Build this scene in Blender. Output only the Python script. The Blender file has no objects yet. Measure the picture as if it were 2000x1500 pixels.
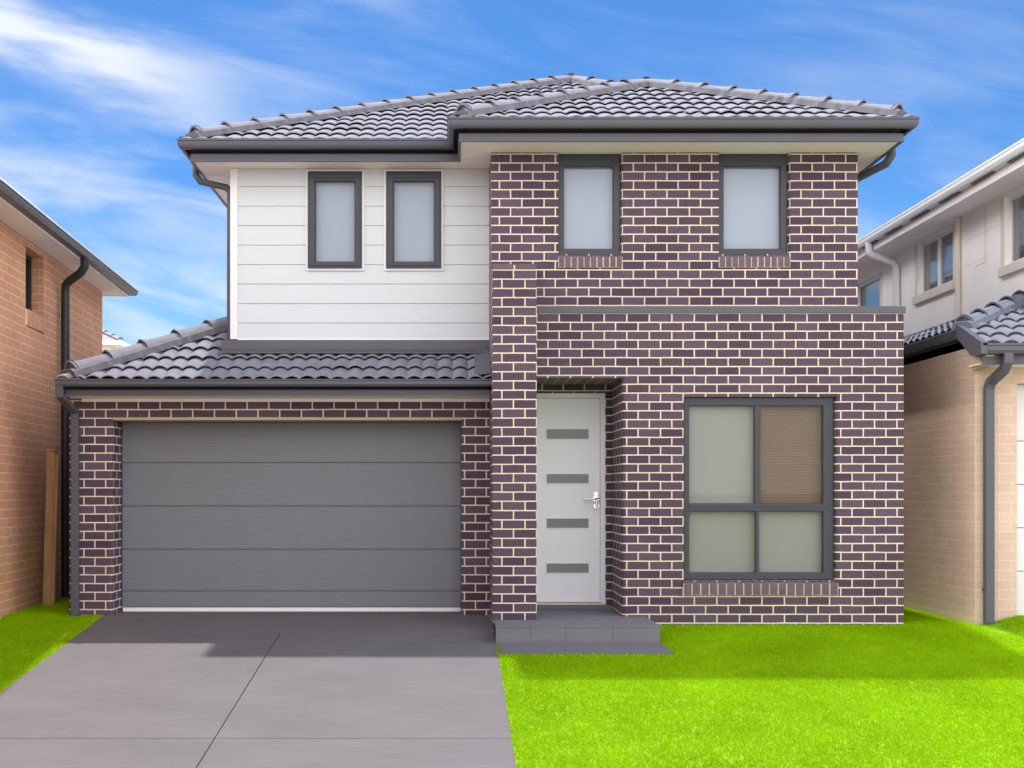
import bpy, bmesh, math, random
import numpy as np
from mathutils import Vector, Matrix
random.seed(4); rng = np.random.default_rng(4)
R = math.radians
scene = bpy.context.scene
COL = scene.collection
CAM_Z = 1.22                      # eye height above the garage floor (z = 0)
EYE = 12.0                        # metres from the eye to the brick front (y = 0)

def zz(rel): return rel + CAM_Z   # height measured from eye level

# ------------------------------------------------------------------ materials
MATS = {}
class NT:
    def __init__(s, name):
        s.m = bpy.data.materials.new(name); s.m.use_nodes = True
        s.t = s.m.node_tree; s.t.nodes.clear()
        s.out = s.n('ShaderNodeOutputMaterial')
    def n(s, typ, **kw):
        nd = s.t.nodes.new(typ)
        for k, v in kw.items():
            if k in nd.inputs: nd.inputs[k].default_value = v
            else: setattr(nd, k, v)
        return nd
    def l(s, a, b): s.t.links.new(a, b)
def rgba(c): return (c[0], c[1], c[2], 1)

def noise_col(N, c, var, scale, coord='Object', stretch=(1, 1, 1), detail=5, rough=.6):
    tc = N.n('ShaderNodeTexCoord'); mp = N.n('ShaderNodeMapping'); mp.inputs['Scale'].default_value = stretch
    N.l(tc.outputs[coord], mp.inputs[0])
    no = N.n('ShaderNodeTexNoise'); no.inputs['Scale'].default_value = scale
    no.inputs['Detail'].default_value = detail; no.inputs['Roughness'].default_value = rough
    N.l(mp.outputs[0], no.inputs[0])
    rp = N.n('ShaderNodeValToRGB')
    rp.color_ramp.elements[0].position = .3; rp.color_ramp.elements[1].position = .7
    rp.color_ramp.elements[0].color = rgba([x * (1 - var) for x in c])
    rp.color_ramp.elements[1].color = rgba([min(1, x * (1 + var)) for x in c])
    N.l(no.outputs[0], rp.inputs[0])
    return no, rp, mp

def simple(name, c, rough=.5, var=.06, scale=6, bump=0, bscale=80, stretch=(1, 1, 1), metallic=0, spec=.5, dist=.002):
    N = NT(name)
    p = N.n('ShaderNodeBsdfPrincipled', Roughness=rough, Metallic=metallic)
    p.inputs['Specular IOR Level'].default_value = spec
    no, rp, mp = noise_col(N, c, var, scale, stretch=stretch)
    N.l(rp.outputs[0], p.inputs['Base Color'])
    if bump:
        b = N.n('ShaderNodeTexNoise'); b.inputs['Scale'].default_value = bscale; b.inputs['Detail'].default_value = 4
        N.l(mp.outputs[0], b.inputs[0])
        bp = N.n('ShaderNodeBump'); bp.inputs['Strength'].default_value = bump; bp.inputs['Distance'].default_value = dist
        N.l(b.outputs[0], bp.inputs['Height']); N.l(bp.outputs[0], p.inputs['Normal'])
    N.l(p.outputs[0], N.out.inputs[0])
    MATS[name] = N.m
    return N.m

def brick(name, c1, c2, mortar, bw=.22, rh=.088, ms=.0067, off=(0, 0), bump=.6, rough=.75, var=.12, mvar=.1, smooth=.12, spec=.3):
    N = NT(name)
    tc = N.n('ShaderNodeTexCoord'); mp = N.n('ShaderNodeMapping')
    mp.inputs['Location'].default_value = (off[0], off[1], 0)
    N.l(tc.outputs['UV'], mp.inputs[0])
    # a little waver so that joints are not ruler straight
    nz = N.n('ShaderNodeTexNoise'); nz.inputs['Scale'].default_value = 7; N.l(mp.outputs[0], nz.inputs[0])
    sub = N.n('ShaderNodeVectorMath', operation='SUBTRACT'); sub.inputs[1].default_value = (.5, .5, .5); N.l(nz.outputs['Color'], sub.inputs[0])
    sc = N.n('ShaderNodeVectorMath', operation='SCALE'); sc.inputs['Scale'].default_value = .006; N.l(sub.outputs[0], sc.inputs[0])
    ad = N.n('ShaderNodeVectorMath', operation='ADD'); N.l(mp.outputs[0], ad.inputs[0]); N.l(sc.outputs[0], ad.inputs[1])
    b = N.n('ShaderNodeTexBrick', offset=.5, offset_frequency=2, squash=1)
    N.l(ad.outputs[0], b.inputs['Vector'])
    b.inputs['Scale'].default_value = 1; b.inputs['Mortar Size'].default_value = ms
    b.inputs['Mortar Smooth'].default_value = smooth; b.inputs['Bias'].default_value = 0
    b.inputs['Brick Width'].default_value = bw; b.inputs['Row Height'].default_value = rh
    b.inputs['Color1'].default_value = rgba(c1); b.inputs['Color2'].default_value = rgba(c2)
    b.inputs['Mortar'].default_value = rgba(mortar)
    # mottling over everything
    n2 = N.n('ShaderNodeTexNoise'); n2.inputs['Scale'].default_value = 38; n2.inputs['Detail'].default_value = 6
    N.l(mp.outputs[0], n2.inputs[0])
    mr = N.n('ShaderNodeMapRange'); mr.inputs[1].default_value = .3; mr.inputs[2].default_value = .7
    mr.inputs[3].default_value = 1 - var; mr.inputs[4].default_value = 1 + var; N.l(n2.outputs[0], mr.inputs[0])
    n3 = N.n('ShaderNodeTexNoise'); n3.inputs['Scale'].default_value = 1.3; n3.inputs['Detail'].default_value = 3
    N.l(mp.outputs[0], n3.inputs[0])
    mr3 = N.n('ShaderNodeMapRange'); mr3.inputs[1].default_value = .3; mr3.inputs[2].default_value = .7
    mr3.inputs[3].default_value = .92; mr3.inputs[4].default_value = 1.08; N.l(n3.outputs[0], mr3.inputs[0])
    mm = N.n('ShaderNodeMath', operation='MULTIPLY'); N.l(mr.outputs[0], mm.inputs[0]); N.l(mr3.outputs[0], mm.inputs[1])
    vm = N.n('ShaderNodeVectorMath', operation='SCALE'); N.l(b.outputs['Color'], vm.inputs[0]); N.l(mm.outputs[0], vm.inputs['Scale'])
    p = N.n('ShaderNodeBsdfPrincipled', Roughness=rough); p.inputs['Specular IOR Level'].default_value = spec
    N.l(vm.outputs[0], p.inputs['Base Color'])
    # height: joints raked back, faces slightly rough
    h = N.n('ShaderNodeMath', operation='MULTIPLY_ADD'); h.inputs[1].default_value = -1; N.l(b.outputs['Fac'], h.inputs[0])
    h2 = N.n('ShaderNodeMath', operation='MULTIPLY'); h2.inputs[1].default_value = .25; N.l(n2.outputs[0], h2.inputs[0]); N.l(h2.outputs[0], h.inputs[2])
    bp = N.n('ShaderNodeBump'); bp.inputs['Strength'].default_value = bump; bp.inputs['Distance'].default_value = .006
    N.l(h.outputs[0], bp.inputs['Height']); N.l(bp.outputs[0], p.inputs['Normal'])
    N.l(p.outputs[0], N.out.inputs[0])
    MATS[name] = N.m
    return N.m

def glass(name, tint=(.93, .96, .97), rough=.02, ior=1.5, boost=1.0):
    N = NT(name)
    tr = N.n('ShaderNodeBsdfTransparent'); tr.inputs[0].default_value = rgba(tint)
    gl = N.n('ShaderNodeBsdfGlossy'); gl.inputs['Roughness'].default_value = rough
    fr = N.n('ShaderNodeFresnel'); fr.inputs['IOR'].default_value = ior
    nz = N.n('ShaderNodeTexNoise'); nz.inputs['Scale'].default_value = 1.6
    tc = N.n('ShaderNodeTexCoord'); N.l(tc.outputs['Object'], nz.inputs[0])
    bp = N.n('ShaderNodeBump'); bp.inputs['Strength'].default_value = .008; N.l(nz.outputs[0], bp.inputs['Height'])
    N.l(bp.outputs[0], gl.inputs['Normal'])
    mu = N.n('ShaderNodeMath', operation='MULTIPLY'); mu.inputs[1].default_value = boost; N.l(fr.outputs[0], mu.inputs[0])
    mx = N.n('ShaderNodeMixShader'); N.l(mu.outputs[0], mx.inputs[0]); N.l(tr.outputs[0], mx.inputs[1]); N.l(gl.outputs[0], mx.inputs[2])
    N.l(mx.outputs[0], N.out.inputs[0]); MATS[name] = N.m
    return N.m

B1, B2, MO = (.059, .041, .065), (.101, .074, .104), (.76, .60, .45)
brick('purple_brick_front', B1, B2, MO, rh=.0864, off=(-4.425 + .174 + .22 * 25, .065 + 8.64))
brick('purple_brick_upper', B1, B2, MO, rh=.0877, off=(-4.425 + .174 + .22 * 25 + .03, .0877 * 60 - 3.403))
brick('purple_brick_pier', B1, B2, MO, off=(-.4 + 2.2 + .022, 1.073))
brick('purple_brick_garage', B1, B2, MO, off=(3.858 + .07, .0625 + 8.8))
brick('orange_brick', (.54, .265, .145), (.58, .30, .17), (.74, .53, .38), bw=.24, rh=.092, ms=.0042, off=(10, 10), bump=.3, var=.1)
brick('tan_brick', (.60, .43, .325), (.64, .47, .36), (.72, .57, .46), bw=.24, rh=.095, ms=.004, off=(10, 10), bump=.3, var=.06)
simple('purple_brick_face', (.115, .082, .100), .7, .22, 14, .4, 90)
simple('orange_brick_face', (.54, .27, .145), .7, .12, 20, .4, 90)
simple('cream_mortar', MO, .9, .1, 30, .4, 120)
simple('charcoal_metal', (.082, .084, .102), .42, .06, 3, .05, 40)
simple('window_aluminium', (.036, .039, .050), .38, .05, 4)
simple('black_metal', (.022, .023, .026), .4, .1, 4)
simple('white_cladding', (.61, .645, .66), .55, .015, 2, .12, 60, (1, 1, 3))
simple('white_paint', (.80, .80, .78), .5, .02, 2)
simple('cream_lining', (.90, .83, .79), .7, .02, 2)
simple('cream_render', (.90, .86, .79), .8, .04, 3, .35, 60)
simple('tan_lintel', (.50, .38, .25), .7, .05, 3)
simple('cream_trim', (.70, .62, .52), .7, .04, 3)
simple('door_paint', (.87, .89, .90), .4, .015, 1.5)
simple('pewter_glass', (.20, .215, .195), .22, .05, 1)
simple('chrome', (.75, .75, .75), .18, .03, 5, metallic=1)
simple('garage_panel', (.165, .18, .20), .48, .09, 5, .35, 26, (1, 1, 26), dist=.0015)
simple('pale_blind', (.585, .69, .745), .8, .015, .7)
simple('beige_blind', (.42, .37, .31), .8, .03, .7)
simple('interior_dark', (.05, .05, .05), .9, .02)
simple('tile_grey', (.205, .207, .245), .85, .16, 5, .35, 70, spec=.2)
simple('tile_blue', (.125, .14, .185), .75, .13, 5, .35, 70)
simple('bedding_grey', (.115, .113, .13), .8, .14, 8, .4, 60)
simple('far_tile', (.22, .22, .24), .7, .1, 3)
simple('rubber_white', (.85, .85, .86), .5, .02)
simple('joint_dark', (.035, .035, .04), .9, .1)
simple('raw_timber', (.50, .27, .125), .75, .22, 5, .5, 40, (6, 6, .6))
simple('panel_white', (.74, .75, .74), .5, .02)
simple('asphalt', (.16, .16, .16), .9, .15, 30, .5, 150)
simple('earth', (.24, .20, .15), .95, .25, 3, .5, 60)
simple('soil_green', (.20, .42, .004), .9, .25, 9, .5, 60)
glass('clear_glass', boost=.5)
glass('sky_glass', (.94, .94, .96), boost=.8)

def concrete(name, c, var=.09, streak=True):
    N = NT(name)
    p = N.n('ShaderNodeBsdfPrincipled', Roughness=.82); p.inputs['Specular IOR Level'].default_value = .3
    n1, r1, m1 = noise_col(N, c, var, 2.2, stretch=(.5, 1, 1), detail=8, rough=.65)
    n2, r2, m2 = noise_col(N, (1, 1, 1), .07, 30, stretch=(.12, 1, 1), detail=6)
    r2.color_ramp.elements[1].color = (1, 1, 1, 1); r2.color_ramp.elements[0].color = (.88, .88, .88, 1)
    n3, r3, m3 = noise_col(N, (1, 1, 1), .07, 220, detail=2)
    r3.color_ramp.elements[1].color = (1.08, 1.08, 1.08, 1); r3.color_ramp.elements[0].color = (.86, .86, .86, 1)
    a = N.n('ShaderNodeMix', data_type='RGBA', blend_type='MULTIPLY'); a.inputs[0].default_value = 1
    N.l(r1.outputs[0], a.inputs[6]); N.l(r2.outputs[0], a.inputs[7])
    b = N.n('ShaderNodeMix', data_type='RGBA', blend_type='MULTIPLY'); b.inputs[0].default_value = 1
    N.l(a.outputs[2], b.inputs[6]); N.l(r3.outputs[0], b.inputs[7])
    N.l(b.outputs[2], p.inputs['Base Color'])
    bp = N.n('ShaderNodeBump'); bp.inputs['Strength'].default_value = .25; bp.inputs['Distance'].default_value = .002
    N.l(n2.outputs[0], bp.inputs['Height']); N.l(bp.outputs[0], p.inputs['Normal'])
    N.l(p.outputs[0], N.out.inputs[0]); MATS[name] = N.m
concrete('driveway_concrete', (.150, .143, .152))
concrete('porch_tile', (.18, .182, .20), .06)
concrete('path_concrete', (.15, .15, .172), .08)
concrete('footpath_concrete', (.46, .43, .42), .08)

def stripe_mat(name, c, period):
    N = NT(name)
    tc = N.n('ShaderNodeTexCoord'); sx = N.n('ShaderNodeSeparateXYZ'); N.l(tc.outputs['Object'], sx.inputs[0])
    mu = N.n('ShaderNodeMath', operation='MULTIPLY'); mu.inputs[1].default_value = 2 * math.pi / period; N.l(sx.outputs[2], mu.inputs[0])
    si = N.n('ShaderNodeMath', operation='SINE'); N.l(mu.outputs[0], si.inputs[0])
    rp = N.n('ShaderNodeValToRGB'); rp.color_ramp.elements[0].color = rgba([x * .88 for x in c]); rp.color_ramp.elements[1].color = rgba(c)
    rp.color_ramp.elements[0].position = 0; rp.color_ramp.elements[1].position = .35
    mr = N.n('ShaderNodeMapRange'); mr.inputs[1].default_value = -1; N.l(si.outputs[0], mr.inputs[0]); N.l(mr.outputs[0], rp.inputs[0])
    p = N.n('ShaderNodeBsdfPrincipled', Roughness=.7); N.l(rp.outputs[0], p.inputs['Base Color'])
    bp = N.n('ShaderNodeBump'); bp.inputs['Distance'].default_value = .0015; N.l(si.outputs[0], bp.inputs['Height']); N.l(bp.outputs[0], p.inputs['Normal'])
    N.l(p.outputs[0], N.out.inputs[0]); MATS[name] = N.m
stripe_mat('brown_reflection', (.26, .145, .085), .027)  # brown reflection in the pane, put into colour as fine stripes

def grass_mat():
    N = NT('grass_blade')
    g = N.n('ShaderNodeNewGeometry')
    n1 = N.n('ShaderNodeTexNoise'); n1.inputs['Scale'].default_value = 60; n1.inputs['Detail'].default_value = 2; N.l(g.outputs['Position'], n1.inputs[0])
    r = N.n('ShaderNodeValToRGB')
    r.color_ramp.elements[0].position = .3; r.color_ramp.elements[0].color = (.185, .425, .001, 1)
    r.color_ramp.elements[1].position = .72; r.color_ramp.elements[1].color = (.46, .62, .003, 1)
    N.l(n1.outputs[0], r.inputs[0])
    n2 = N.n('ShaderNodeTexNoise'); n2.inputs['Scale'].default_value = 1.1; n2.inputs['Detail'].default_value = 4; N.l(g.outputs['Position'], n2.inputs[0])
    mr = N.n('ShaderNodeMapRange'); mr.inputs[1].default_value = .3; mr.inputs[2].default_value = .7; mr.inputs[3].default_value = .84; mr.inputs[4].default_value = 1.14
    N.l(n2.outputs[0], mr.inputs[0])
    vm = N.n('ShaderNodeVectorMath', operation='SCALE'); N.l(r.outputs[0], vm.inputs[0]); N.l(mr.outputs[0], vm.inputs['Scale'])
    d = N.n('ShaderNodeBsdfDiffuse'); t = N.n('ShaderNodeBsdfTranslucent'); N.l(vm.outputs[0], d.inputs[0]); N.l(vm.outputs[0], t.inputs[0])
    mx = N.n('ShaderNodeMixShader'); mx.inputs[0].default_value = .35; N.l(d.outputs[0], mx.inputs[1]); N.l(t.outputs[0], mx.inputs[2])
    N.l(mx.outputs[0], N.out.inputs[0]); MATS['grass_blade'] = N.m
grass_mat()

# ------------------------------------------------------------------ object helpers
BASE = {}
def thing(name, label, cat, loc=(0, 0, 0), rz=0, group=None, base=True):
    o = bpy.data.objects.new(name, None); COL.objects.link(o)
    o.empty_display_size = .3
    o.location = loc; o.rotation_euler = (0, 0, rz); o['label'] = label; o['category'] = cat
    if group: o['group'] = group
    BASE[o.name] = Vector(loc) if base else Vector((0, 0, 0))
    return o
def auto_uv(bm):
    bm.normal_update()
    uv = bm.loops.layers.uv.verify()
    for f in bm.faces:
        n = f.normal; ax, ay, az = abs(n.x), abs(n.y), abs(n.z)
        for l in f.loops:
            c = l.vert.co
            if az > ax and az > ay: l[uv].uv = (c.x, c.y)
            elif ax > ay: l[uv].uv = (c.y, c.z)
            else: l[uv].uv = (c.x, c.z)
def obj(name, bm, mat, parent=None, smooth=None, label=None, bevel=0):
    if bevel:
        bmesh.ops.bevel(bm, geom=bm.edges[:], offset=bevel, segments=2, affect='EDGES', profile=.6)
    bm.faces.ensure_lookup_table()
    auto_uv(bm)
    root = parent
    while root is not None and root.parent is not None: root = root.parent
    if root is not None:
        b = BASE.get(root.name, Vector((0, 0, 0)))
        if b.length > 0: bmesh.ops.translate(bm, verts=bm.verts[:], vec=-b)
    me = bpy.data.meshes.new(name); bm.to_mesh(me); bm.free()
    me.materials.append(MATS[mat])
    if smooth is not None:
        for p in me.polygons: p.use_smooth = True
        try: me.set_sharp_from_angle(angle=R(smooth))
        except Exception: pass
    o = bpy.data.objects.new(name, me); COL.objects.link(o)
    if parent is not None: o.parent = parent
    if label: o['label'] = label
    return o
def structure(name, bm, mat, kind='structure', **kw):
    o = obj(name, bm, mat, **kw); o['kind'] = kind
    return o

def box(bm, x0, x1, y0, y1, z0, z1):
    if x0 > x1: x0, x1 = x1, x0
    if y0 > y1: y0, y1 = y1, y0
    if z0 > z1: z0, z1 = z1, z0
    v = [bm.verts.new(p) for p in ((x0, y0, z0), (x1, y0, z0), (x1, y1, z0), (x0, y1, z0), (x0, y0, z1), (x1, y0, z1), (x1, y1, z1), (x0, y1, z1))]
    for q in ((0, 3, 2, 1), (4, 5, 6, 7), (0, 1, 5, 4), (1, 2, 6, 5), (2, 3, 7, 6), (3, 0, 4, 7)):
        bm.faces.new([v[i] for i in q])
    return bm
def BX(*a): return box(bmesh.new(), *a)
def face(bm, pts): return bm.faces.new([bm.verts.new(p) for p in pts])

def panel(bm, u0, u1, z0, z1, holes, P):
    """wall sheet on plane P(u, z) with rectangular holes (u0,u1,z0,z1)"""
    us = sorted({u0, u1, *[h[0] for h in holes], *[h[1] for h in holes]})
    zs = sorted({z0, z1, *[h[2] for h in holes], *[h[3] for h in holes]})
    us = [u for u in us if u0 <= u <= u1]; zs = [z for z in zs if z0 <= z <= z1]
    for a, b in zip(us, us[1:]):
        for c, d in zip(zs, zs[1:]):
            mu, mz = (a + b) / 2, (c + d) / 2
            if any(h[0] < mu < h[1] and h[2] < mz < h[3] for h in holes): continue
            face(bm, [P(a, c), P(b, c), P(b, d), P(a, d)])

def round_jamb(bm, xe, sgn, y0, y1, z0, z1, r=.035, seg=6):
    """reveal with a bullnosed arris: wall face at x = xe - sgn*r side, jamb plane x = xe; solid lies on +sgn side"""
    prev = None
    pts = [(xe + sgn * r, y0)]
    for i in range(1, seg + 1):
        a = i / seg * math.pi / 2
        pts.append((xe + sgn * (r - r * math.sin(a)), y0 + r - r * math.cos(a)))
    pts.append((xe, y1))
    for (xa, ya), (xb, yb) in zip(pts, pts[1:]):
        q = [(xa, ya, z0), (xb, yb, z0), (xb, yb, z1), (xa, ya, z1)]
        if sgn > 0: q = q[::-1]
        face(bm, q)

def sweep(bm, path, prof, caps=True):
    n = len(path); pts = [Vector((p[0], p[1])) for p in path]
    rings = []
    for i, p in enumerate(pts):
        ns = []
        if i > 0: d = (p - pts[i - 1]).normalized(); ns.append(Vector((d.y, -d.x)))
        if i < n - 1: d = (pts[i + 1] - p).normalized(); ns.append(Vector((d.y, -d.x)))
        m = ns[0] if len(ns) == 1 else (ns[0] + ns[1]) / (1 + ns[0].dot(ns[1]))
        rings.append([bm.verts.new((p.x + m.x * o, p.y + m.y * o, z)) for o, z in prof])
    k = len(prof)
    for a, b in zip(rings, rings[1:]):
        for j in range(k):
            bm.faces.new([a[j], b[j], b[(j + 1) % k], a[(j + 1) % k]])
    if caps:
        bm.faces.new(rings[0][::-1]); bm.faces.new(rings[-1])
    bmesh.ops.recalc_face_normals(bm, faces=bm.faces[:])
    return bm

def tube(bm, pts, r, seg=12, square=False, depth=None):
    """swept round or rectangular pipe through pts"""
    P = [Vector(p) for p in pts]; rings = []
    for i, p in enumerate(P):
        if i == 0: d = P[1] - P[0]
        elif i == len(P) - 1: d = P[-1] - P[-2]
        else: d = (P[i + 1] - p).normalized() + (p - P[i - 1]).normalized()
        d.normalize()
        ref = Vector((0, 1, 0)) if abs(d.y) < .9 else Vector((1, 0, 0))
        a = d.cross(ref).normalized(); b = d.cross(a).normalized()
        ring = []
        if square:
            w, h = r, depth or r
            for s, t in ((-1, -1), (1, -1), (1, 1), (-1, 1)): ring.append(bm.verts.new(p + a * w * s + b * h * t))
        else:
            for j in range(seg):
                q = 2 * math.pi * j / seg; ring.append(bm.verts.new(p + a * r * math.cos(q) + b * r * math.sin(q)))
        rings.append(ring)
    k = len(rings[0])
    for u, v in zip(rings, rings[1:]):
        for j in range(k): bm.faces.new([u[j], u[(j + 1) % k], v[(j + 1) % k], v[j]])
    bm.faces.new(rings[0][::-1]); bm.faces.new(rings[-1])
    bmesh.ops.recalc_face_normals(bm, faces=bm.faces[:])
    return bm

def tiles(bm, origin, u, n, slope, length, depth, cuts, period=.15, gauge=.30, s0=0.0, wave=.025, phase=0, lift=.028, thick=.010):
    """courses of rolled roof tiles. origin: eave start; u along eave, n into the roof (unit, horizontal);
    cuts: list of (point, outward normal) vertical clipping planes"""
    t = bmesh.new()
    O = Vector(origin); u = Vector((u[0], u[1], 0)); n = Vector((n[0], n[1], 0))
    per = 10
    ns = int((length) / period * per)
    prof = []
    for i in range(ns + 1):
        s = s0 + length * i / ns
        q = ((s / period + phase) % 1.0)
        w = math.sin(math.pi * q) ** .75 if 0 < q < 1 else 0
        prof.append((s, w * wave))
    rows = int(math.ceil(depth / gauge))
    for r in range(rows):
        d0 = r * gauge; d1 = d0 + gauge * 1.12
        jit = random.uniform(-.006, .006)
        rowA, rowB, rowC = [], [], []
        k = 0; tile_j = 0
        for i, (s, w) in enumerate(prof):
            cell = int((s / period + phase) // 2)
            rr = random.Random(cell * 131 + r * 7919 + int(abs(O.x) * 100)); tile_j = rr.uniform(-.004, .004); tj2 = rr.uniform(-.006, .006)
            b = O + u * (s + jit * .5)
            lo = b + n * (d0 - .012 + tj2); hi = b + n * d1
            zlo = O.z + slope * d0 + lift + w + tile_j; zhi = O.z + slope * d1 + .002 + w * .95
            rowA.append(t.verts.new((lo.x, lo.y, zlo))); rowB.append(t.verts.new((hi.x, hi.y, zhi)))
            rowC.append(t.verts.new((lo.x, lo.y, zlo - thick)))
        for i in range(ns):
            t.faces.new([rowA[i], rowA[i + 1], rowB[i + 1], rowB[i]])
            t.faces.new([rowC[i], rowC[i + 1], rowA[i + 1], rowA[i]])
    for p, no in cuts:
        bmesh.ops.bisect_plane(t, geom=t.verts[:] + t.edges[:] + t.faces[:], plane_co=Vector((p[0], p[1], 0)), plane_no=Vector((no[0], no[1], 0)), clear_outer=True)
    me = bpy.data.meshes.new('tmp'); t.to_mesh(me); t.free(); bm.from_mesh(me); bpy.data.meshes.remove(me)

def caps(bm, p0, p1, seg=.40, r=.095, lift=.032, hgt=.046):
    """row of overlapping angular ridge caps from the low end p0 to the high end p1"""
    A, B = Vector(p0), Vector(p1); L = (B - A).length; d = (B - A) / L
    side = d.cross(Vector((0, 0, 1))).normalized(); up = side.cross(d).normalized()
    n = max(1, round(L / seg)); sg = L / n
    ang = [(-1.0, -.55), (-.86, .02), (-.6, .5), (-.28, .86), (0, 1.0), (.28, .86), (.6, .5), (.86, .02), (1.0, -.55)]
    for i in range(n):
        rings = []
        for t, sc, lf in ((-.05, 1.10, .034), (-.02, 1.06, .022), (.05, 1.0, .010), (sg * .6, .97, .004), (sg + .01, .95, .0)):
            c = A + d * (i * sg + t) + up * (lift + lf + random.uniform(-.002, .002))
            rings.append([bm.verts.new(c + side * a * r * sc + up * b * hgt * sc) for a, b in ang])
        for u, v in zip(rings, rings[1:]):
            for j in range(len(ang) - 1): bm.faces.new([u[j], u[j + 1], v[j + 1], v[j]])
        if i == 0: bm.faces.new([bm.verts.new(v.co + d * .03) for v in rings[0]])
        # thickness at the exposed low end
        low = [bm.verts.new(v.co - up * .018 - (v.co - (A + d * (i * sg))).dot(side) * side * .1) for v in rings[0]]
        for j in range(len(ang) - 1): bm.faces.new([low[j], low[j + 1], rings[0][j + 1], rings[0][j]])
    return bm
def bedding(bm, p0, p1, w=.13, top=.05, bot=-.03):
    A, B = Vector(p0), Vector(p1); d = (B - A).normalized(); A = A - d * .10; L = (B - A).length
    side = d.cross(Vector((0, 0, 1))).normalized(); up = side.cross(d).normalized()
    n = max(2, int(L / .06)); rings = []
    for i in range(n + 1):
        c = A + d * (L * i / n); j = random.uniform(-.012, .012)
        rings.append([bm.verts.new(c + side * s * (ww + j) + up * h) for s, ww, h in ((-1, w, bot), (-1, w * .82, top * .55), (-1, w * .55, top), (1, w * .55, top), (1, w * .82, top * .55), (1, w, bot))])
    for u, v in zip(rings, rings[1:]):
        for j in range(5): bm.faces.new([u[j], u[j + 1], v[j + 1], v[j]])
    bm.faces.new(rings[0]); bm.faces.new(rings[-1][::-1])
    bmesh.ops.recalc_face_normals(bm, faces=bm.faces[:])
    return bm

def window(parent, x0, x1, z0, z1, yf, bars=(), fw=.05, glassmat='clear_glass', blind='pale_blind', depth=.06, fws=None, mat='window_aluminium', name='window', panes=None, sash=.007):
    """window facing -y; fws = (left, right, bottom, top) frame widths; panes: list of rects (default one); bars: boxes"""
    l, r, b, t = fws or (fw, fw, fw, fw)
    bm = bmesh.new()
    box(bm, x0, x1, yf, yf + depth, z0, z0 + b); box(bm, x0, x1, yf, yf + depth, z1 - t, z1)
    box(bm, x0, x0 + l, yf, yf + depth, z0 + b, z1 - t); box(bm, x1 - r, x1, yf, yf + depth, z0 + b, z1 - t)
    for q in bars: box(bm, q[0], q[1], yf + q[4], yf + depth, q[2], q[3])
    w = obj(name, bm, mat, parent, bevel=.003)
    panes = panes or [(x0 + l, x1 - r, z0 + b, z1 - t, blind)]
    for (a, c, e, f, bl) in panes:
        # slim glazing bead round the pane
        g = bmesh.new(); s = sash
        box(g, a, c, yf + .018, yf + .03, e, e + s); box(g, a, c, yf + .018, yf + .03, f - s, f)
        box(g, a, a + s, yf + .018, yf + .03, e + s, f - s); box(g, c - s, c, yf + .018, yf + .03, e + s, f - s)
        obj('glazing_bead', g, mat, w)
        obj('pane', BX(a + .002, c - .002, yf + .031, yf + .036, e + .002, f - .002), glassmat, w)
        obj('blind', BX(a - .02, c + .02, yf + depth + .02, yf + depth + .035, e - .02, f + .02), bl, w)
    return w

def sill_bricks(parent, x0, x1, z0, z1, y0, y1, n, mat='purple_brick_face', name='brick_sill'):
    """row of bricks on edge, sloping forward"""
    bm = bmesh.new(); w = (x1 - x0) / n; g = .006
    for i in range(n):
        a, b = x0 + i * w + g, x0 + (i + 1) * w - g
        j = random.uniform(-.003, .003)
        t = bmesh.new(); box(t, a, b, y0 + j, y1, z0 + .004, z1)
        for v in t.verts:
            if v.co.z > z1 - .001 and v.co.y < y0 + .02: v.co.z -= .022
        es = [e for e in t.edges if all(v.co.y < y0 + .02 and v.co.z > z0 + .02 for v in e.verts)]
        bmesh.ops.bevel(t, geom=es, offset=.022, segments=4, affect='EDGES', profile=.5)
        me = bpy.data.meshes.new('t'); t.to_mesh(me); t.free(); bm.from_mesh(me); bpy.data.meshes.remove(me)
    s = obj(name, bm, mat, parent, smooth=40)
    m = bmesh.new(); t = box(m, x0, x1, y0 + .006, y1, z0, z1 - .012)
    for v in m.verts:
        if v.co.z > z1 - .02 and v.co.y < y0 + .02: v.co.z -= .022
    obj('mortar_bed', m, 'cream_mortar', s)
    return s

# ------------------------------------------------------------------ ground
def sstep(a, b, x):
    t = np.clip((x - a) / (b - a), 0, 1); return t * t * (3 - 2 * t)
def ground_z(x, y):
    x = np.asarray(x, float); y = np.asarray(y, float)
    base = -.0764 + .108 * y
    cap = -.03 + (-.055) * sstep(.5, 2.0, x)
    z = np.minimum(base, cap)
    z = np.maximum(z, -.83)
    z = z + .085 * sstep(5.15, 5.55, x) * sstep(-.8, .0, y)
    return z
def grid_ground():
    xs = sorted(set([-900, -300, -120, -60, -30, -18] + [round(-12 + .25 * i, 3) for i in range(97)] + [18, 30, 60, 120, 300, 900]))
    ys = sorted(set([-900, -300, -120, -60, -30, -20] + [round(-14 + .25 * i, 3) for i in range(105)] + [16, 25, 60, 120, 300, 900]))
    bm = bmesh.new()
    X, Y = np.meshgrid(xs, ys, indexing='ij'); Z = ground_z(X, Y) - .012
    vs = [[bm.verts.new((xs[i], ys[j], Z[i, j])) for j in range(len(ys))] for i in range(len(xs))]
    for i in range(len(xs) - 1):
        for j in range(len(ys) - 1):
            bm.faces.new([vs[i][j], vs[i + 1][j], vs[i + 1][j + 1], vs[i][j + 1]])
    return structure('ground', bm, 'earth', smooth=30)
grid_ground()
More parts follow.
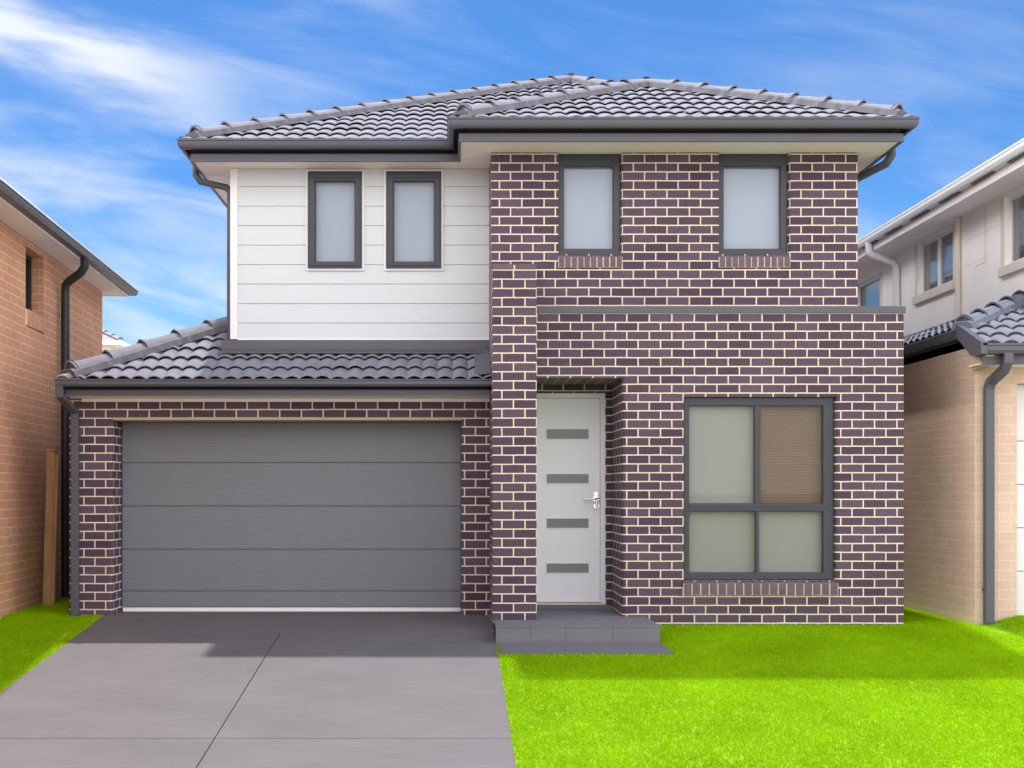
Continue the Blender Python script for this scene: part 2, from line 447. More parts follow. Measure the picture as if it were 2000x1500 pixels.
def lawn_sheet(x0, x1, y0, y1):
    xs = np.linspace(x0, x1, max(2, int((x1 - x0) / .2))); ys = np.linspace(y0, y1, max(2, int((y1 - y0) / .2)))
    bm = bmesh.new(); vs = [[bm.verts.new((x, y, float(ground_z(x, y)) - .006)) for y in ys] for x in xs]
    for i in range(len(xs) - 1):
        for j in range(len(ys) - 1): bm.faces.new([vs[i][j], vs[i + 1][j], vs[i + 1][j + 1], vs[i][j + 1]])
    structure('lawn', bm, 'soil_green', smooth=30)
lawn_sheet(.42, 5.74, -5.05, 2.4); lawn_sheet(-5.3, -3.506, -5.05, 4.6)

def slab(bm, x0, x1, y0, y1, zt, th=.1):
    """sloped slab whose top follows the driveway plane; zt offset"""
    f = lambda y: float(min(-.0764 + .108 * y, -.03)) if y > -7 else -.83
    f = lambda y: max(min(-.0764 + .108 * y, -.03), -.83)
    ys = [y0, y1]
    for b in (.43, -6.98):
        if y0 < b < y1: ys.append(b)
    ys.sort()
    for a, c in zip(ys, ys[1:]):
        pts = [(x0, a, f(a) + zt), (x1, a, f(a) + zt), (x1, c, f(c) + zt), (x0, c, f(c) + zt)]
        face(bm, pts)
        face(bm, [(x1, a, f(a) + zt - th), (x1, c, f(c) + zt - th), (x1, c, f(c) + zt), (x1, a, f(a) + zt)])
        face(bm, [(x0, c, f(c) + zt - th), (x0, a, f(a) + zt - th), (x0, a, f(a) + zt), (x0, c, f(c) + zt)])
    a = ys[0]; face(bm, [(x0, a, f(a) + zt - th), (x1, a, f(a) + zt - th), (x1, a, f(a) + zt), (x0, a, f(a) + zt)])
    a = ys[-1]; face(bm, [(x1, a, f(a) + zt - th), (x0, a, f(a) + zt - th), (x0, a, f(a) + zt), (x1, a, f(a) + zt)])
    bmesh.ops.recalc_face_normals(bm, faces=bm.faces[:])
DX0, DX1, DJ, g = -3.50, .412, -1.612, .0045
bm = bmesh.new()
ysplit = [-10.2, -7.4, -3.607]
slab(bm, DX0, DX1, -.36, .80, .0)
for a, b in ((-3.607, -.36), (-7.4, -3.607), (-10.2, -7.4)):
    t0 = g if a > -10 else 0
    slab(bm, DX0, DJ - g, a + g, b - (g if b < -1 else 0), .0)
    slab(bm, DJ + g, DX1, a + g, b - (g if b < -1 else 0), .0)
drive = structure('driveway', bm, 'driveway_concrete')
bm = bmesh.new(); slab(bm, DX0 + .004, DX1 - .004, -10.19, -.37, -.010, .08)
dj = structure('driveway_joint', bm, 'joint_dark')
# path slab at the foot of the porch
bm = bmesh.new(); slab(bm, .436, 1.905, -1.215, -.835, .012)
for v in bm.verts:
    if v.co.x > 1.5 and v.co.y < -1: v.co.x += .06
structure('path', bm, 'path_concrete')
# street behind the viewer
bm = bmesh.new(); slab(bm, 5.76, 9.6, -10.2, -.02, .02); slab(bm, 5.76, 9.6, -.02, .17, .02)
structure('driveway', bm, 'footpath_concrete')
bm = bmesh.new(); slab(bm, DX1 + .01, 5.75, -6.6, -5.07, .002); slab(bm, -16, DX0 - .01, -6.6, -5.07, .002)
structure('footpath', bm, 'footpath_concrete')
structure('bounce_apron', BX(-60, 60, -14.98, -10.22, -.93, -.815), 'footpath_concrete')  # unseen paving, made wide and pale to bounce light onto the front
structure('road', BX(-300, 300, -23, -15, -.93, -.826), 'asphalt')

# ------------------------------------------------------------------ main house
H = thing('house', 'two storey house of dark purple brick and white cladding with a double garage', 'house', (0, 0, 0))
F0 = -.35
SOF = zz(3.34)                   # eaves soffit
YU, YC, YG, YA = .10, .71, .43, .77   # upper brick face, cladding face, garage front, porch back wall
XL, XR = .40, 4.425              # left edge of the brick front / right edge of the lower storey
XUR = 4.01                       # right edge of the upper storey
PX1 = .8175                      # right edge of the pier
BACK = 9.0
r = .035
# lower storey front
wx0, wx1, wz0, wz1 = 2.275, 3.76, zz(-.872), zz(.925)
ax1, az1 = 1.675, zz(1.11)
bm = bmesh.new()
panel(bm, PX1 - .05, XR, F0, zz(1.74), [(PX1 - .05, ax1 + r, F0, az1), (wx0, wx1 + r, wz0, wz1)], lambda u, z: (u, 0, z))
round_jamb(bm, ax1, 1, 0, YA, F0, az1)
round_jamb(bm, wx1, 1, 0, .11, wz0, wz1)
face(bm, [(wx0, 0, wz0), (wx0, .11, wz0), (wx0, .11, wz1), (wx0, 0, wz1)])
face(bm, [(wx0, 0, wz1), (wx1 + r, 0, wz1), (wx1 + r, .11, wz1), (wx0, .11, wz1)])
face(bm, [(wx0, .11, wz0), (wx0, 0, wz0), (wx1 + r, 0, wz0), (wx1 + r, .11, wz0)])
face(bm, [(PX1, 0, az1), (PX1, YA, az1), (ax1 + r, YA, az1), (ax1 + r, 0, az1)])          # porch ceiling
# porch back wall with door opening
dx0, dx1, dz1 = .80, 1.607, zz(1.022)
panel(bm, .60, ax1, F0, az1, [(dx0, dx1, F0, dz1)], lambda u, z: (u, YA, z))
# right side
face(bm, [(XR, 0, F0), (XR, BACK, F0), (XR, BACK, zz(1.74)), (XR, 0, zz(1.74))])
obj('brick_wall', bm, 'purple_brick_front', H)
# upper storey brick
uw = [(1.062, 1.679), (2.642, 3.330)]
uz0 = zz(2.338)
bm = bmesh.new()
holes = [(a, b + r, uz0, SOF + .02) for a, b in uw]
panel(bm, XL, XUR, zz(1.6), SOF - .002, holes, lambda u, z: (u, YU, z))
for a, b in uw:
    round_jamb(bm, b, 1, YU, YU + .11, uz0, SOF - .002)
    face(bm, [(a, YU, uz0), (a, YU + .11, uz0), (a, YU + .11, SOF), (a, YU, SOF)])
    face(bm, [(a, YU + .11, uz0), (a, YU, uz0), (b + r, YU, uz0), (b + r, YU + .11, uz0)])
face(bm, [(XUR, YU, zz(1.6)), (XUR, BACK, zz(1.6)), (XUR, BACK, SOF), (XUR, YU, SOF)])
PT = zz(2.107)
face(bm, [(XL, YC + .2, PT), (XL, YU, PT), (XL, YU, SOF - .002), (XL, YC + .2, SOF - .002)])
face(bm, [(XUR, BACK, F0), (-2.262, BACK, F0), (-2.262, BACK, SOF), (XUR, BACK, SOF)])
obj('brick_wall', bm, 'purple_brick_upper', H)
# projecting pier
PT = zz(2.107)
bm = bmesh.new()
YP = -.32
face(bm, [(XL, YP, -.3), (PX1, YP, -.3), (PX1, YP, PT), (XL, YP, PT)])
face(bm, [(XL, YC + .2, -.3), (XL, YP, -.3), (XL, YP, PT), (XL, YC + .2, PT)])
face(bm, [(PX1, YP, -.3), (PX1, YA, -.3), (PX1, YA, PT), (PX1, YP, PT)])
pier = obj('brick_pier', bm, 'purple_brick_pier', H)
bm = bmesh.new()
for a, b in ((XL + .001, XL + .20), (XL + .214, PX1 - .001)):
    t = [(a, YP - .002, PT + .004), (b, YP - .002, PT + .004), (b, YU - .003, PT + .004), (a, YU - .003, PT + .004), (a, YP - .002, PT + .058), (b, YP - .002, PT + .058), (b, YU - .003, PT + .076), (a, YU - .003, PT + .076)]
    v = [bm.verts.new(p) for p in t]
    for q in ((0, 3, 2, 1), (4, 5, 6, 7), (0, 1, 5, 4), (1, 2, 6, 5), (2, 3, 7, 6), (3, 0, 4, 7)): bm.faces.new([v[i] for i in q])
obj('mortar_bed', BX(XL + .003, PX1 - .003, YP + .002, YU - .004, PT - .006, PT + .046), 'cream_mortar', pier)
obj('capping_brick', bm, 'purple_brick_face', pier, bevel=.006)
# parapet flashing over the lower storey
bm = bmesh.new()
box(bm, PX1 + .002, XUR, -.016, YU - .003, zz(1.742), zz(1.808)); box(bm, XUR, XR + .014, -.016, BACK, zz(1.742), zz(1.808))
obj('parapet_capping', bm, 'charcoal_metal', H)
# white weatherboards
cx0, cx1 = -2.262, .398
CZ0 = zz(1.578)
fA, fB = (-1.474, -.914), (-.666, -.095)
fz0, fz1 = zz(2.303), zz(3.305)
holes = [(fA[0], fA[1], fz0, fz1), (fB[0], fB[1], fz0, fz1)]
bm = bmesh.new()
lines = [zz(3.151) - .2013 * i for i in range(9)]
zs = [SOF - .002] + [z for z in lines if z > CZ0 + .02] + [CZ0]
for hi, lo in zip(zs, zs[1:]):
    pr = [h for h in holes if h[2] < hi and h[3] > lo]
    # each board leans out a little at its foot, with a shadow step over the next
    def P(u, z, hi=hi, lo=lo): return (u, YC - .007 * (hi - z) / (hi - lo), z)
    panel(bm, cx0 + .06, cx1, lo + .0035, hi, [(h[0], h[1], max(h[2], lo), min(h[3], hi)) for h in pr], P)
    us = sorted([cx0 + .06, cx1] + [q for h in pr for q in h[:2]])
    segs = [(us[i], us[i + 1]) for i in range(0, len(us), 2)] if pr and pr[0][2] < lo + .0035 else [(cx0 + .06, cx1)]
    for a, b in segs:
        face(bm, [(a, YC - .007, lo + .0035), (a, YC + .006, lo + .0035), (b, YC + .006, lo + .0035), (b, YC - .007, lo + .0035)])
        face(bm, [(a, YC + .004, lo), (b, YC + .004, lo), (b, YC + .004, lo + .005), (a, YC + .004, lo + .005)])
# side of the upper storey
ys = [YC + .06, BACK]
for hi, lo in zip(zs, zs[1:]):
    face(bm, [(cx0 - .009, BACK, lo), (cx0 - .009, YC + .06, lo), (cx0, YC + .06, hi), (cx0, BACK, hi)])
clad = obj('weatherboard_wall', bm, 'white_cladding', H)
bm = BX(cx0 - .014, cx0 + .06, YC - .02, YC + .06, CZ0 - .004, SOF - .003)
obj('corner_trim', bm, 'white_paint', clad, bevel=.003)
obj('base_trim', BX(cx0 + .062, cx1, YC - .012, YC + .02, CZ0 - .012, CZ0 + .006), 'white_paint', clad)
# upper left windows with white surrounds
for a, b in (fA, fB):
    w = window(H, a, b, fz0, fz1, YC - .035, fws=(.078, .072, .066, .10), depth=.08, glassmat='sky_glass', blind='pale_blind')
    m = bmesh.new(); q = .02
    box(m, a - q, b + q, YC - .022, YC + .02, fz1, fz1 + q - .002); box(m, a - q, b + q, YC - .022, YC + .02, fz0 - q, fz0)
    box(m, a - q, a, YC - .022, YC + .02, fz0, fz1); box(m, b, b + q, YC - .022, YC + .02, fz0, fz1)
    obj('surround_trim', m, 'white_paint', w)
    m = bmesh.new(); yf = YC - .046     # opening sash, proud of its frame
    s0, s1, s2, s3 = a + .02, b - .02, fz0 + .025, fz1 - .03
    box(m, s0, s1, yf, YC - .036, s2, s2 + .035); box(m, s0, s1, yf, YC - .036, s3 - .04, s3)
    box(m, s0, s0 + .05, yf, YC - .036, s2 + .035, s3 - .04); box(m, s1 - .045, s1, yf, YC - .036, s2 + .035, s3 - .04)
    obj('sash', m, 'window_aluminium', w, bevel=.003)
# upper right windows with brick sills
for a, b in uw:
    w = window(H, a + .004, b - .004, uz0 + .004, SOF - .004, YU + .05, fws=(.052, .062, .055, .115), depth=.06, glassmat='sky_glass')
    sill_bricks(w, a - .002, b + .012, zz(2.205), uz0 + .002, YU - .022, YU + .05, 10 if b < 2 else 11)
# large lower window
X0, X1, Z0, Z1 = wx0 + .012, wx1 - .004, wz0 + .01, wz1 - .003
tz0, tz1 = zz(-.19), zz(-.122)
mx0, mx1 = 2.985, 3.035
W = window(H, X0, X1, Z0, Z1, .05, fws=(.05, .10, .062, .078), depth=.06,
    bars=[(X0 + .05, X1 - .10, tz0, tz1, -.004), (mx0, mx1, tz1, Z1 - .078, .004), (mx0 + .01, mx1 - .012, Z0 + .062, tz0, .004)],
    panes=[(X0 + .05, mx0, tz1, Z1 - .078, 'beige_blind'), (mx1, X1 - .10, tz1, Z1 - .078, 'brown_reflection'),  # upper right sheet carries a painted reflection
           (X0 + .05, mx0 + .01, Z0 + .062, tz0, 'beige_blind'), (mx1 - .012, X1 - .10, Z0 + .062, tz0, 'beige_blind')])
obj('transom_groove', BX(X0 + .02, X1 - .03, .043, .0455, zz(-.158), zz(-.150)), 'black_metal', W)
sill_bricks(W, wx0 - .004, wx1 + .02, zz(-1.012), wz0 + .006, -.028, .05, 18)
# front door
fr = bmesh.new()
box(fr, dx0, dx0 + .05, YA - .01, YA + .10, 0.002, dz1); box(fr, dx1 - .05, dx1, YA - .01, YA + .10, .002, dz1); box(fr, dx0 + .05, dx1 - .05, YA - .01, YA + .10, dz1 - .05, dz1)
door = obj('front_door', BX(dx0 + .053, dx1 - .053, YA + .03, YA + .075, zz(-1.150), dz1 - .053), 'door_paint', H, bevel=.002)
obj('door_frame', fr, 'door_paint', door, bevel=.004)
obj('door_sill', BX(dx0, dx1 + .005, YA - .03, YA + .10, .045, .064), 'cream_trim', door)
obj('step_riser', BX(dx0 + .02, ax1 - .002, YA - .06, YA + .10, .001, .044), 'porch_tile', door)
for a, b in ((.548, .649), (.085, .181), (-.378, -.282), (-.846, -.75)):
    m = bmesh.new(); x0, x1, z0, z1 = 1.0, 1.437, zz(a), zz(b); y0, y1, s = YA + .020, YA + .0305, .008
    gp = obj('glass_panel', BX(x0, x1, YA + .026, YA + .034, z0, z1), 'pewter_glass', door)
    box(m, x0 - s, x1 + s, y0, y1, z1, z1 + s); box(m, x0 - s, x1 + s, y0, y1, z0 - s, z0); box(m, x0 - s, x0, y0, y1, z0, z1); box(m, x1, x1 + s, y0, y1, z0, z1)
    obj('panel_bead', m, 'door_paint', gp)
hx, hz = 1.512, zz(-.075)
m = bmesh.new()
tube(m, [(hx, YA + .03, hz), (hx, YA - .035, hz)], .014)
tube(m, [(hx + .024, YA - .03, hz + .004), (hx - .02, YA - .038, hz), (hx - .08, YA - .035, hz - .004), (hx - .128, YA - .028, hz - .002)], .0105)
tube(m, [(hx, YA + .03, hz), (hx, YA + .008, hz)], .034, 20)
hd = obj('door_handle', m, 'chrome', door, smooth=40)
m = bmesh.new()
tube(m, [(hx + .004, YA + .03, hz - .075), (hx + .004, YA - .002, hz - .075)], .03, 20)
tube(m, [(hx + .004, YA - .002, hz - .01), (hx + .010, YA - .010, hz - .098)], .012, 10)
tube(m, [(hx, YA + .03, hz + .05), (hx, YA + .005, hz + .05)], .022, 16)
obj('deadlock', m, 'chrome', hd, smooth=40)
# porch slab
m = bmesh.new(); box(m, XL + .012, 1.902, -.825, -.001, -.26, .0); box(m, PX1 + .001, ax1 - .001, -.001, YA + .1, -.26, .0)
porch = obj('porch_step', m, 'porch_tile', H)
m = bmesh.new()
for x in (.725, 1.05, 1.475): box(m, x - .0013, x + .0013, -.8258, -.824, -.16, -.004)
box(m, XL + .012, 1.902, -.8262, -.8245, -.022, -.019)
obj('tile_joint', m, 'joint_dark', porch)
obj('shadow_gap', BX(XL + .004, XL + .0115, -.79, -.35, -.13, -.03), 'joint_dark', porch)

# garage front
gx0, gx1, gxl = -3.418, .112, -3.858
gz1 = zz(.751); GS = zz(.94)
bm = bmesh.new()
panel(bm, gxl, XL, F0, GS - .002, [(gx0 - r, gx1 + .0, F0, gz1)], lambda u, z: (u, YG, z))
round_jamb(bm, gx0, -1, YG, YA + .05, F0, gz1)
face(bm, [(gx1, YG, F0), (gx1, YG, gz1), (gx1, YA + .05, gz1), (gx1, YA + .05, F0)])
face(bm, [(gxl, BACK, F0), (gxl, YG, F0), (gxl, YG, GS), (gxl, BACK, GS)])
obj('brick_wall', bm, 'purple_brick_garage', H)
obj('eaves_bead', BX(-3.72, XL - .004, YG - .035, YG - .001, GS - .034, GS - .0015), 'cream_lining', H)
obj('lintel', BX(gx0 + .002, gx1, YG - .004, YA + .05, gz1 - .028, gz1 - .001), 'tan_lintel', H)
# sectional garage door
joints = [gz1 - .03, zz(.300), zz(-.152), zz(-.601), zz(-1.035), zz(-1.204)]
m = bmesh.new(); gdy = YA
for hi, lo in zip(joints, joints[1:]):
    t = bmesh.new(); box(t, gx0 + .008, gx1 - .006, gdy, gdy + .05, lo + .002, hi - .002)
    bmesh.ops.bevel(t, geom=[e for e in t.edges if all(v.co.y < gdy + .01 for v in e.verts) and abs(e.verts[0].co.z - e.verts[1].co.z) < .01], offset=.006, segments=2, affect='EDGES')
    me = bpy.data.meshes.new('t'); t.to_mesh(me); t.free(); m.from_mesh(me); bpy.data.meshes.remove(me)
    if hi - lo > .3:    # shallow pressed line across the middle of a panel
        mid = lo + (hi - lo) * .55
        box(m, gx0 + .012, gx1 - .012, gdy - .0015, gdy + .01, mid, mid + .004)
gd = obj('garage_door', m, 'garage_panel', H)
obj('bottom_rail', BX(gx0 + .012, gx1 - .006, gdy - .004, gdy + .045, zz(-1.247), zz(-1.206)), 'rubber_white', gd, bevel=.003)
m = bmesh.new(); box(m, gx0 + .001, gx0 + .0075, gdy - .01, gdy + .05, -.03, gz1 - .04); box(m, gx1 - .0055, gx1 - .0005, gdy - .01, gdy + .05, -.03, gz1 - .04)
box(m, gx0 + .012, gx1 - .006, gdy, gdy + .04, -.04, zz(-1.248))
obj('side_seal', m, 'black_metal', gd)
obj('inner_lining', BX(gx0 - .1, gx1 + .1, YA + .12, YA + .14, F0, gz1), 'interior_dark', H)

# eaves: soffits, fascias, gutters
m = bmesh.new()
box(m, -2.622, .079, .401, BACK + .3, SOF, SOF + .015); box(m, .081, 4.304, -.309, BACK + .3, SOF, SOF + .015)
obj('soffit', m, 'cream_lining', H)
path = [(-2.738, BACK + .4), (-2.738, .28), (-.034, .28), (-.034, -.43), (4.42, -.43), (4.42, BACK + .4)]
GT = zz(3.53)
gprof = [(0, GT), (0, GT - .018), (-.007, GT - .024), (-.007, GT - .06), (-.018, GT - .085), (-.030, GT - .095), (-.062, GT - .098), (-.062, GT - .02), (-.02, GT - .02), (-.012, GT)]
fprof = [(-.114, SOF - .012), (-.114, GT - .124), (-.135, GT - .124), (-.135, SOF - .012)]
gut = obj('gutter', sweep(bmesh.new(), path, gprof), 'charcoal_metal', H, smooth=30)
m = sweep(bmesh.new(), path, fprof)
sweep(m, path, [(-.108, SOF - .012), (-.108, SOF + .006), (-.114, SOF + .006), (-.114, SOF - .012)])
obj('fascia', m, 'charcoal_metal', H)
obj('dark_backing', sweep(bmesh.new(), path, [(-.055, GT - .03), (-.21, GT - .03), (-.21, SOF + .016), (-.20, SOF + .016), (-.20, GT - .04), (-.055, GT - .04)]), 'interior_dark', H)  # dark sheet behind the gutter slot, coloured to deepen its shade
LG = zz(1.10); LY = 0.0
lpath = [(-3.875, 6.0), (-3.875, LY), (XL - .004, LY)]
lprof = [(0, LG), (0, LG - .012), (-.006, LG - .018), (-.006, LG - .05), (-.02, LG - .07), (-.062, LG - .072), (-.062, LG - .02), (-.02, LG - .02), (-.012, LG)]
obj('gutter', sweep(bmesh.new(), lpath, lprof), 'charcoal_metal', H, smooth=30)
m = bmesh.new(); box(m, -3.80, XL - .004, LY + .116, LY + .14, zz(.943), LG - .097)
box(m, -3.80, XL - .004, LY + .109, LY + .116, zz(.943), zz(.962))
obj('fascia', m, 'charcoal_metal', H)
obj('soffit', BX(-3.80, XL - .004, LY + .141, YG - .001, GS, GS + .012), 'cream_lining', H)
m = bmesh.new(); box(m, gxl + .002, XL - .002, LY + .20, LY + .22, GS + .014, LG + .05); box(m, gxl + .002, XL - .002, LY + .03, LY + .20, LG - .018, LG - .012)
obj('dark_backing', m, 'interior_dark', H)  # dark backing closes the roof void and blackens the lower gutter slot
# roofs
PITCH = .470
AP = Vector((1.63, 4.648, zz(3.53) + 4.368 * PITCH))
EZ = zz(3.53) - .035
m = bmesh.new()
h45 = math.sqrt(.5)
# main front slope
dl = Vector((AP.x + 2.738, AP.y - .28)).normalized(); dr = Vector((AP.x - 4.42, AP.y - .28)).normalized()
tiles(m, (-2.738, .28 + .03, EZ), (1, 0), (0, 1), PITCH, 7.16, 4.45, [((-2.738, .28), (-dl.y, dl.x)), ((4.42, .28), (dr.y, -dr.x)), ((0, 2.4), (1, -1.0)) if False else ((9, 9), (1, 0))])
# main left slope, main right slope and back part
tiles(m, (-2.70, BACK + .4, EZ), (0, -1), (1, 0), PITCH, BACK + .1, 4.4, [((-2.738, .28), (dl.y, -dl.x))])
sl = 4.368 * PITCH / (4.42 - AP.x)
tiles(m, (4.39, .28, EZ), (0, 1), (-1, 0), sl, BACK + .1, 2.82, [((4.42, .28), (-dr.y, dr.x))])
rf = obj('roof', m, 'tile_grey', H, smooth=50)
e0 = Vector((-2.738 + .19, .28 + .19, EZ + .19 * PITCH + .02)); e1 = Vector((AP.x, AP.y, EZ + 4.368 * PITCH + .02))
obj('ridge_bedding', bedding(bmesh.new(), e0, e1), 'bedding_grey', rf)
obj('ridge_capping', caps(bmesh.new(), e0, e1), 'tile_grey', rf, smooth=50)
e2 = Vector((4.42 - .3, .28 + .3 * 1.56, EZ + .45 * PITCH + .02))
m = bedding(bmesh.new(), e2, e1); bedding(m, e1, e1 + Vector((0, 4.8, 0)))
obj('ridge_bedding', m, 'bedding_grey', rf)
m = caps(bmesh.new(), e2, e1); caps(m, e1 + Vector((0, 4.8, 0)), e1 + Vector((0, -.05, .005)))
obj('ridge_capping', m, 'tile_grey', rf, smooth=50)
# projecting right block
m = bmesh.new()
hw = (4.42 + .034) / 2; ax, ay = (4.42 - .034) / 2, -.43 + hw
tiles(m, (-.034, -.43 + .03, EZ), (1, 0), (0, 1), PITCH, 4.454, hw + .1, [((-.034, -.43), (-h45, h45)), ((4.42, -.43), (h45, h45))], phase=.3)
tiles(m, (-.034 + .03, 2.9, EZ), (0, -1), (1, 0), PITCH, 3.35, hw + .02, [((-.034, -.43), (h45, -h45)), ((-.034, .28), (-h45, h45)), ((ax, 0), (1, 0))])
tiles(m, (4.42 - .03, -.43, EZ), (0, 1), (-1, 0), PITCH, 3.35, hw + .02, [((4.42, -.43), (-h45, -h45)), ((4.42, .28), (h45, h45)), ((ax, 0), (-1, 0))])
rf2 = obj('roof', m, 'tile_grey', H, smooth=50)
top = Vector((ax, ay, EZ + hw * PITCH + .02))
c = .19
a0 = Vector((-.034 + c, -.43 + c, EZ + c * PITCH + .02)); a1 = Vector((4.42 - c, -.43 + c, EZ + c * PITCH + .02))
for lo in (a0, a1):
    obj('ridge_bedding', bedding(bmesh.new(), lo, top), 'bedding_grey', rf2)
    obj('ridge_capping', caps(bmesh.new(), lo, top), 'tile_grey', rf2, smooth=50)
m = caps(bmesh.new(), top + Vector((0, .75, 0)), top + Vector((0, -.04, .006))); obj('ridge_capping', m, 'tile_grey', rf2, smooth=50)
# valley tray between the blocks
m = bmesh.new(); v0 = Vector((-.034 + .02, .28 + .02, EZ + .03)); v1 = Vector((ax, .28 + hw, EZ + hw * PITCH + .03)); s = Vector((-h45, h45, 0)) * .07
face(m, [v0 - s, v0 + s, v1 + s, v1 - s]); obj('valley_flashing', m, 'charcoal_metal', rf2)
# garage roof
m = bmesh.new(); LP = .50; EL = LG - .03
tiles(m, (-3.875, LY + .03, EL), (1, 0), (0, 1), LP, 3.875 + XL - .002, YC - .02, [((-3.875, 0), (-h45, h45)), ((0, YC - .005), (0, 1)), ((XL - .002, 0), (1, 0))], gauge=.25, wave=.034, lift=.034)
tiles(m, (-3.875, LY + .03, EL), (1, 0), (0, 1), LP, 3.875 - 2.28, 1.7, [((-3.875, 0), (-h45, h45)), ((0, YC - .005), (0, -1)), ((cx0 - .012, 0), (1, 0))], gauge=.25, wave=.034, lift=.034)
tiles(m, (-3.845, 6.0, EL), (0, -1), (1, 0), LP, 6.0, 1.66, [((-3.875, 0), (h45, -h45)), ((cx0 - .012, 0), (1, 0))], gauge=.25, wave=.034, lift=.034)
rf3 = obj('roof', m, 'tile_grey', H, smooth=50)
q0 = Vector((-3.875 + .17, .17, EL + .17 * LP + .02)); q1 = Vector((cx0 - .03, 1.613 - .03, EL + 1.583 * LP + .02))
obj('ridge_bedding', bedding(bmesh.new(), q0, q1, w=.16, top=.06), 'bedding_grey', rf3)
obj('ridge_capping', caps(bmesh.new(), q0, q1, seg=.42, r=.11, hgt=.06, lift=.04), 'tile_grey', rf3, smooth=50)
# cement at the corner of the hip, lead apron under the cladding, side soaker by the pier
m = bmesh.new(); 
zt = EL + .05
v = [m.verts.new(p) for p in ((-3.85, .03, zt - .02), (-3.63, .03, zt - .02), (-3.60, .25, zt + .14), (-3.70, .22, zt + .17), (-3.80, .25, zt + .10), (-3.85, .2, zt + .0), (-3.75, .06, zt + .05))]
for q in ((0, 1, 6), (1, 2, 6), (2, 3, 6), (3, 4, 6), (4, 5, 6), (5, 0, 6)): m.faces.new([v[i] for i in q])
obj('hip_mortar', m, 'footpath_concrete', rf3, smooth=80)
m = bmesh.new()
za = EL + LP * (YC - .03)
sweep(m, [(cx0 - .10, YC - .002), (XL - .002, YC - .002)], [(.002, CZ0 - .012), (.006, CZ0 - .012), (.008, za + .060), (.15, za + .012), (.15, za + .002), (.0, za + .05)])
obj('apron_flashing', m, 'charcoal_metal', rf3, smooth=20)
m = bmesh.new()
nseg = 8; 
vs = []
for i in range(nseg + 1):
    y = .03 + (YC - .04) * i / nseg; zc = EL + LP * y
    vs.append([m.verts.new((XL - .003, y, zc + .10)), m.verts.new((XL - .008, y, zc + .072)), m.verts.new((XL - .09, y, zc + .064 + .005 * (i % 2))), m.verts.new((XL - .16, y, zc + .045))])
for a, b in zip(vs, vs[1:]):
    for j in range(3): m.faces.new([a[j], a[j + 1], b[j + 1], b[j]])
obj('side_flashing', m, 'charcoal_metal', rf3, smooth=50)
# downpipes of the main house
m = bmesh.new(); px = -3.782
tube(m, [(px - .05, .05, LG - .06), (px - .05, .05, LG - .16), (px, YG - .05, zz(.80)), (px, YG - .05, -.08)], .036, square=True, depth=.032)
box(m, px - .05, px + .05, YG - .03, YG - .001, zz(.55), zz(.55) + .03); box(m, px - .05, px + .05, YG - .03, YG - .001, zz(-.7), zz(-.7) + .03)
obj('downpipe', m, 'charcoal_metal', H, bevel=.004)
m = bmesh.new(); y = .93
tube(m, [(-2.682, y, GT - .09), (-2.682, y, GT - .20), (-2.63, y, GT - .27), (-2.36, y, GT - .33), (-2.318, y, GT - .38), (-2.318, y, zz(1.50))], .036, 12)
obj('downpipe', m, 'charcoal_metal', H, smooth=50)
m = bmesh.new()
tube(m, [(4.365, .16, GT - .09), (4.365, .16, GT - .20), (4.33, .22, GT - .27), (4.07, .75, GT - .36), (4.055, .80, GT - .44), (4.055, .80, zz(1.81))], .042, 12)
obj('downpipe', m, 'charcoal_metal', H, smooth=50)
# rainwater head where the garage gutter turns the corner
m = bmesh.new(); box(m, -3.93, -3.80, .42, .58, LG - .05, LG + .10); obj('rainwater_head', m, 'charcoal_metal', H, bevel=.02)

# ------------------------------------------------------------------ left neighbour (orange brick), turned 3 degrees
TH = math.atan(.054)
LN = thing('house', 'orange brown brick house side wall with one narrow window and black downpipe', 'house', (-4.468, 0, 0), TH, base=False)
LS = zz(2.70); yE, yF = 4.66, -9.0
bm = bmesh.new()
WY0, WY1, WZ0, WZ1 = 1.09, 1.775, zz(1.95), zz(2.62)
panel(bm, yF, yE, -1.2, LS - .002, [(WY0, WY1, WZ0, WZ1)], lambda u, z: (0, u, z))
d = -.13
face(bm, [(0, WY1, WZ0), (d, WY1, WZ0), (d, WY1, WZ1), (0, WY1, WZ1)]); face(bm, [(d, WY0, WZ0), (0, WY0, WZ0), (0, WY0, WZ1), (d, WY0, WZ1)])
face(bm, [(0, WY0, WZ1), (0, WY1, WZ1), (d, WY1, WZ1), (d, WY0, WZ1)]); face(bm, [(d, WY0, WZ0), (d, WY1, WZ0), (0, WY1, WZ0), (0, WY0, WZ0)])
face(bm, [(0, yE, -1.2), (-8, yE, -1.2), (-8, yE, LS), (0, yE, LS)]); face(bm, [(-8, yF, -1.2), (0, yF, -1.2), (0, yF, LS), (-8, yF, LS)])
obj('brick_wall', bm, 'orange_brick', LN)
m = bmesh.new()
box(m, d - .05, d, WY0, WY0 + .045, WZ0, WZ1); box(m, d - .05, d, WY1 - .045, WY1, WZ0, WZ1); box(m, d - .05, d, WY0 + .045, WY1 - .045, WZ0, WZ0 + .045); box(m, d - .05, d, WY0 + .045, WY1 - .045, WZ1 - .045, WZ1)
box(m, d - .05, d + .012, 1.40, 1.45, WZ0 + .045, WZ1 - .045)
w = obj('window', m, 'black_metal', LN)
obj('pane', BX(d - .034, d - .028, WY0 + .03, WY1 - .03, WZ0 + .03, WZ1 - .03), 'clear_glass', w)
obj('blind', BX(d - .12, d - .10, WY0, WY1, WZ0, WZ1), 'interior_dark', w)
m = bmesh.new(); n = 8; ww = (WY1 - WY0) / n
for i in range(n): box(m, d, .022, WY0 + i * ww + .005, WY0 + (i + 1) * ww - .005, WZ0 - .18, WZ0 - .002)
